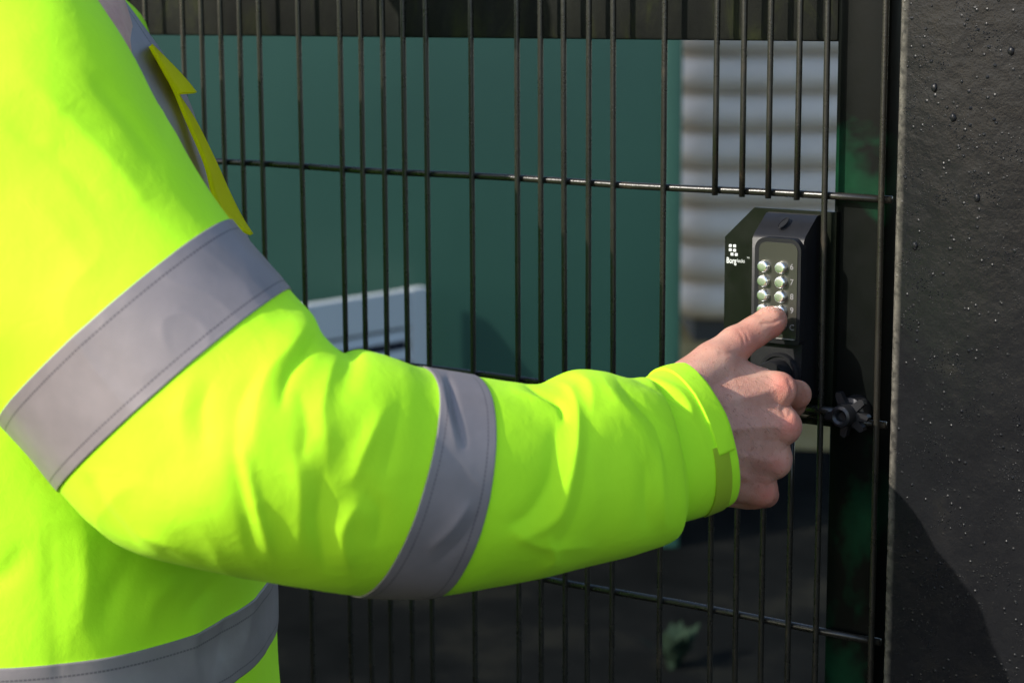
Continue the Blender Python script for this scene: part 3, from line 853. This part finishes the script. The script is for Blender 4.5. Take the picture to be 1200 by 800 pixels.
# ---- rest of the body: skin-modifier figure (inside the clothes)
def body_mesh():
    hips = Vector(P(321, 900, 1.65))-RH*.18; hx, hy = hips.x, hips.y
    neckc = Vector(P(80, -100, 1.65))-RH*.06
    V = []; Ed = []; Rd = []
    def add(p, r, par=None):
        V.append(Vector(p)); Rd.append(r if isinstance(r, tuple) else (r, r))
        if par is not None: Ed.append((par, len(V)-1))
        return len(V)-1
    pel = add((hx, hy, .93), (.125, .11))
    ch = add((hx-.01, hy, 1.13), (.13, .10), pel)
    up = Vector((neckc.x, neckc.y, 0))
    c2 = add((up.x*.4+hx*.6, up.y*.4+hy*.6, 1.30), (.12, .09), ch)
    nb_ = add((neckc.x, neckc.y, 1.45), (.06, .06), c2)
    nk = add((neckc.x+RH.x*.01, neckc.y+RH.y*.01, 1.50), (.055, .055), nb_)
    hd = Vector((neckc.x, neckc.y, 1.60))+RH*.03
    h1 = add(hd-Vector((0, 0, .03)), (.07, .075), nk); h2 = add(hd+Vector((0, 0, .07)), (.085, .075), h1)
    # right arm follows the sleeve
    def mid(i): return Vector(SLEEVE.d[i, :3])
    a0 = add(mid(4)+FH*.03, .06, c2); a1 = add(mid(7), .05, a0); a2 = add(mid(10)+Vector((0, 0, -.01)), .045, a1); a3 = add(mid(14), .042, a2); a4 = add(hp(690, 535, 1.49), .036, a3)
    # left arm hangs
    ls = Vector((neckc.x, neckc.y, 1.36))+FH*.19; b0 = add(ls, .055, c2); b1 = add(ls+Vector((0, 0, -.28))+FH*.03, .042, b0)
    b2 = add(ls+Vector((0, 0, -.52))+RH*.05+FH*.03, .032, b1); b3 = add(ls+Vector((0, 0, -.61))+RH*.07+FH*.03, (.04, .02), b2)
    for i in range(4):
        f0 = add(V[b3]+RH*(.02*(i-1.5))+Vector((0, 0, -.045)), .009, b3); add(V[f0]+Vector((0, 0, -.05))-FH*.01, .008, f0)
    for s in (-1, 1):
        l0 = add((hx+FH.x*.1*s, hy+FH.y*.1*s, .86), .09, pel); l1 = add((hx+FH.x*.11*s+RH.x*.02, hy+FH.y*.11*s+RH.y*.02, .48), .06, l0)
        l2 = add((hx+FH.x*.11*s, hy+FH.y*.11*s, .10), .042, l1); add(Vector((hx+FH.x*.11*s, hy+FH.y*.11*s, .04))+RH*.12, (.035, .025), l2)
    me = bpy.data.meshes.new('b'); me.from_pydata([tuple(v) for v in V], Ed, []); o = bpy.data.objects.new('b', me); COL.objects.link(o)
    m = o.modifiers.new('k', 'SKIN'); sd = me.skin_vertices[0].data
    for i, r in enumerate(Rd): sd[i].radius = r
    sd[0].use_root = True
    ss = o.modifiers.new('s', 'SUBSURF'); ss.levels = 2
    dg = bpy.context.evaluated_depsgraph_get(); out = bpy.data.meshes.new_from_object(o.evaluated_get(dg)); bpy.data.objects.remove(o)
    return out, hd, (hx, hy), neckc, ls
bme_, HD, (HX, HY), NECK, LS = body_mesh()
bm = bmesh.new(); bm.from_mesh(bme_); nb0 = len(bm.verts); bm.from_mesh(hand_me)
# face features
def ell(bm, c, rx, ry, rz_):
    s = bmesh.ops.create_icosphere(bm, subdivisions=3, radius=1)
    for v in s['verts']: v.co = c+RH*v.co.x*rx+FH*v.co.y*ry+Vector((0, 0, v.co.z*rz_))
ell(bm, HD+RH*.102+Vector((0, 0, .0)), .018, .013, .024); ell(bm, HD+RH*.085+Vector((0, 0, -.045)), .012, .026, .009)
for s in (-1, 1): ell(bm, HD+FH*.078*s, .02, .01, .032); ell(bm, HD+RH*.086+FH*.032*s+Vector((0, 0, .025)), .012, .013, .011)
pm = bpy.data.meshes.new('person'); bm.to_mesh(pm); bm.free()
at = pm.attributes.new('ruddy', 'FLOAT', 'POINT'); arr = np.zeros(len(pm.vertices)); arr[nb0:nb0+len(ruddy)] = ruddy; at.data.foreach_set('value', arr)
person = link('person', pm, None, (M_SKIN,))
tag(person, 'person in a lime yellow high visibility jacket pressing the keypad lock with the right thumb', 'person')

# fine hairs on the back of the hand
def hairs():
    random.seed(12); pts = []; m = hand_me; n = len(m.vertices); Q = np.zeros(n*3); m.vertices.foreach_get('co', Q); Q = Q.reshape(-1, 3)
    Nn = np.zeros(n*3); m.vertices.foreach_get('normal', Nn); Nn = Nn.reshape(-1, 3); px = topx(Q)
    ok = np.where((px[:, 0] > 840) & (px[:, 0] < 915) & (px[:, 1] > 425) & (px[:, 1] < 570) & (np.einsum('ij,ij->i', Nn, Q-Cn) < -.6))[0]
    bm = bmesh.new()
    for i in random.sample(list(ok), min(170, len(ok))):
        p = Vector(Q[i]); nn = Vector(Nn[i]); d = (RR*random.uniform(.3, 1)-UU*random.uniform(.2, 1.1)); d = (d-nn*d.dot(nn)).normalized(); l = random.uniform(.003, .0065)
        tube(bm, [p-nn*.0003, p+d*l*.5+nn*.0007, p+d*l+nn*.0004], [.00007, .00006, .00003], 3)
    o = obj('hand_hair', bm, M_HAIR, person); o['kind'] = 'stuff'
hairs()
# thumbnail
def nail():
    ax = hp(908, 372, 1.630)-hp(886, 384, 1.620); ax /= np.linalg.norm(ax)
    c = hp(903.5, 376, 1.6275)
    up = np.array(UU)*.93-np.array(F)*.25-Rn*.15; up -= ax*(up@ax); up /= np.linalg.norm(up); sd = np.cross(ax, up)
    nu, nv = 14, 14; Q = []
    for i in range(nu):
        for j in range(nv):
            a = -1+2*i/(nu-1); b = -1+2*j/(nv-1)
            w = .98*(1-max(0, abs(a)-.55)**2*1.6)
            ang = b*w*rad(50)
            r = .0103
            Q.append(c+ax*(a*.0066)+up*math.cos(ang)*(r-.0005*a*a)+sd*math.sin(ang)*r)
    me = grid_mesh('thumb_nail', np.array(Q), nu, nv, False, None, None); o = link('thumb_nail', me, person, (M_NAIL,))
    s = o.modifiers.new('s', 'SOLIDIFY'); s.thickness = .0006; s.offset = 0
nail()

# hair cap and trousers, boots (out of the picture)
bm = bmesh.new(); ell(bm, HD+Vector((0, 0, .045))-RH*.015, .105, .088, .10)
bmesh.ops.delete(bm, geom=[v for v in bm.verts if (v.co-HD).dot(RH) > .055 and v.co.z < HD.z+.075 or v.co.z < HD.z-.03], context='VERTS')
obj('hair', bm, M_HAIR, person, smooth=True)
bm = bmesh.new(); tube(bm, [(HX, HY, .82), (HX, HY, .93), (HX, HY, 1.0)], [.15, .165, .15], 24)
for s in (-1, 1):
    x, y = HX+FH.x*.1*s, HY+FH.y*.1*s
    tube(bm, [(x, y, .90), (x, y, .80), (x+RH.x*.02, y+RH.y*.02, .48), (x, y, .06)], [.105, .105, .08, .075], 20)
obj('trousers', bm, M_TROU, person, smooth=True)
for s in (-1, 1):
    bm = bmesh.new(); c = Vector((HX, HY, 0))+FH*.11*s
    for a, r in ((-.06, .045), (0, .05), (.08, .048), (.17, .04)):
        q = bmesh.ops.create_icosphere(bm, subdivisions=2, radius=1)
        for v in q['verts']: v.co = c+RH*(a+v.co.x*.07)+FH*v.co.y*r+Vector((0, 0, max(.002, .045+v.co.z*r)))
    tube(bm, [c+Vector((0, 0, .04)), c+Vector((0, 0, .2))], [.05, .055], 16)
    obj('boot', bm, M_BOOT, person, smooth=True)

# ---- jacket: trunk + both sleeves in one mesh
def loft_join(parts):
    vs, fs = [], []
    for me in parts:
        o = len(vs); vs += [tuple(v.co) for v in me.vertices]; fs += [tuple(i+o for i in p.vertices) for p in me.polygons]
    me = bpy.data.meshes.new('jacket'); me.from_pydata(vs, [], fs); me.update(); return me
lsn = np.array(LS)
lz = [(0, .02, .0), (.0, -.03, .085), (0, -.2, .075), (.02, -.35, .07), (.05, -.56, .058), (.05, -.57, .05)]
C_ = [lsn+np.array(RH)*a+np.array((0, 0, b)) + np.array(FH)*.03*min(1, -b*3+.2) for a, b, r in lz]
A_ = [np.array(RH)*max(r, .02) for a, b, r in lz]; B_ = [np.array(FH)*max(r, .02) for a, b, r in lz]
LEFT = Loft(C_, A_, B_, 1, .002, 30, front=False)
jm = loft_join([loft_mesh('a', SLEEVE, 0, SLEEVE.n-1, 460, 240), loft_mesh('b', TORSO, 0, TORSO.n-1, 260, 260), loft_mesh('c', LEFT, 0, LEFT.n-1, 60, 48)])
jacket = link('jacket', jm, person, (M_HV,))
cuff = link('cuff', loft_mesh('cuff', CUFF, 0, CUFF.n-1, 120, 220), jacket, (M_HV,))
# reflective bands
patch('reflective_band', SLEEVE, 6, 7, 0, 2*np.pi, 60, 360, .0012, jacket, M_REF)
patch('reflective_band', SLEEVE, 13, 14, 0, 2*np.pi, 60, 360, .0012, jacket, M_REF)
def t_at_py(lf, zval):
    ts = np.linspace(0, lf.n-1, 400); zz = lf.raw(ts, np.zeros(400))[:, 2]; return float(ts[np.argmin(abs(zz-zval))])
zb_ = P(320, 671, 1.65).z
patch('reflective_band', TORSO, t_at_py(TORSO, zb_-.050), t_at_py(TORSO, zb_), 0, 2*np.pi, 50, 400, .0014, jacket, M_REF)
# chest brace running over the shoulder
patch('reflective_band', TORSO, 8.5, 14.6, rad(-12), rad(62), 120, 40, .0016, jacket, M_REF, swap=True)
# front flap and collar point in yellow, cut as thick sheets in space
def sheet(name, left, right, Z0, Z1, m, thick=.004, bulge=.01, n=40):
    left = np.array(left, float); right = np.array(right, float)
    T = np.linspace(0, len(left)-1, n); a = catmull(left, T); b = catmull(right, T); Q = []
    nv = 8
    for i in range(n):
        for j in range(nv):
            s = j/(nv-1); q = a[i]*(1-s)+b[i]*s; z = Z0+(Z1-Z0)*s+bulge*.3*math.sin(i*.35)*s
            Q.append(np.array(P(q[0], q[1], z)))
    me = grid_mesh(name, np.array(Q), n, nv, False, None, None); o = link(name, me, jacket, (m,))
    md = o.modifiers.new('s', 'SOLIDIFY'); md.thickness = thick; md.offset = 0; return o
sheet('front_flap', [(183, 66), (202, 101), (217, 136), (240, 190), (250, 228), (262, 252), (285, 270)],
      [(184, 68), (207, 109), (228, 142), (249, 184), (268, 226), (282, 254), (295, 275)], 1.60, 1.64, M_HVY, .003)
sheet('collar_flap', [(176, 54), (186, 72), (197, 92), (209, 110)], [(177, 53), (200, 76), (216, 93), (229, 109)], 1.60, 1.64, M_HVY, .003)
# cuff strap and hook tape
def vlim(py):   # ring angle on the cuff's near side that reaches a photo row
    vs = np.linspace(0, np.pi, 200); q = topx(CUFF.raw(np.full(200, 2.6), vs))[:, 1]; return float(vs[np.argmin(abs(q-py))])
v1 = vlim(530); 
def tstart(v): return 1.55+.75*np.clip(v, 0, 1)**1.5
patch('hook_tape', CUFF, 2.15, 2.68, v1-.1, rad(168), 30, 60, .0010, jacket, M_VEL)
patch('cuff_strap', CUFF, lambda x: 1.75+.55*x, lambda x: 2.96+0*x, rad(-50), v1, 40, 90, .0017, jacket, M_HV)
# torso side seam and yoke piping
vs_ = np.linspace(2, 9, 60); sq = TORSO.pos(vs_, np.full(60, rad(97)), .0006)
bm = bmesh.new(); tube(bm, [Vector(q) for q in sq], .0011, 6); obj('side_seam', bm, M_HV, jacket, smooth=True)
def find_tv(lf, x, y, t0, t1):
    T, V = np.meshgrid(np.linspace(t0, t1, 60), np.linspace(-.6, math.pi, 90), indexing='ij'); q = topx(lf.raw(T.ravel(), V.ravel()))
    i = int(np.argmin((q[:, 0]-x)**2+(q[:, 1]-y)**2)); return T.ravel()[i], V.ravel()[i]
BETA, ELEV = 27, 30
_sh = (-RH)*math.cos(rad(BETA)) + (-FH)*math.sin(rad(BETA))
SUND = Vector((_sh.x*math.cos(rad(ELEV)), _sh.y*math.cos(rad(ELEV)), math.sin(rad(ELEV))))
# ------------------------------------------------------------ light, sky, camera
def setup_light():
    sh = (-RH)*math.cos(rad(BETA)) + (-FH)*math.sin(rad(BETA))
    d = Vector((sh.x*math.cos(rad(ELEV)), sh.y*math.cos(rad(ELEV)), math.sin(rad(ELEV))))
    ld = bpy.data.lights.new('sun', 'SUN'); ld.energy = 2.8; ld.angle = rad(.53); ld.color = (1, .94, .84)
    lo = bpy.data.objects.new('sun', ld); COL.objects.link(lo)
    lo.rotation_euler = d.to_track_quat('Z', 'Y').to_euler(); lo.location = d*10
    w = bpy.data.worlds.new('World'); sc.world = w; w.use_nodes = True
    nt = w.node_tree; bg = nt.nodes['Background']; sk = nt.nodes.new('ShaderNodeTexSky'); sk.sky_type = 'NISHITA'; sk.sun_disc = False
    sk.sun_elevation = rad(ELEV); sk.sun_rotation = math.atan2(d.x, d.y)
    nt.links.new(sk.outputs[0], bg.inputs[0]); bg.inputs[1].default_value = .15
setup_light()
cd = bpy.data.cameras.new('Camera'); cam = bpy.data.objects.new('Camera', cd); COL.objects.link(cam)
M4 = Matrix((( RR.x, UU.x, -F.x, CAM.x), (RR.y, UU.y, -F.y, CAM.y), (RR.z, UU.z, -F.z, CAM.z), (0, 0, 0, 1)))
cam.matrix_world = M4
cd.sensor_width = 36; cd.lens = FPX/1200*36; cd.clip_start = .05; cd.clip_end = 1000
cd.dof.use_dof = True; cd.dof.focus_distance = 1.61; cd.dof.aperture_fstop = 7.5
sc.camera = cam
sc.view_settings.view_transform = 'Standard'; sc.view_settings.look = 'None'; sc.view_settings.gamma = 1
sc.view_settings.use_curve_mapping = False
sc.view_settings.exposure = 1.0
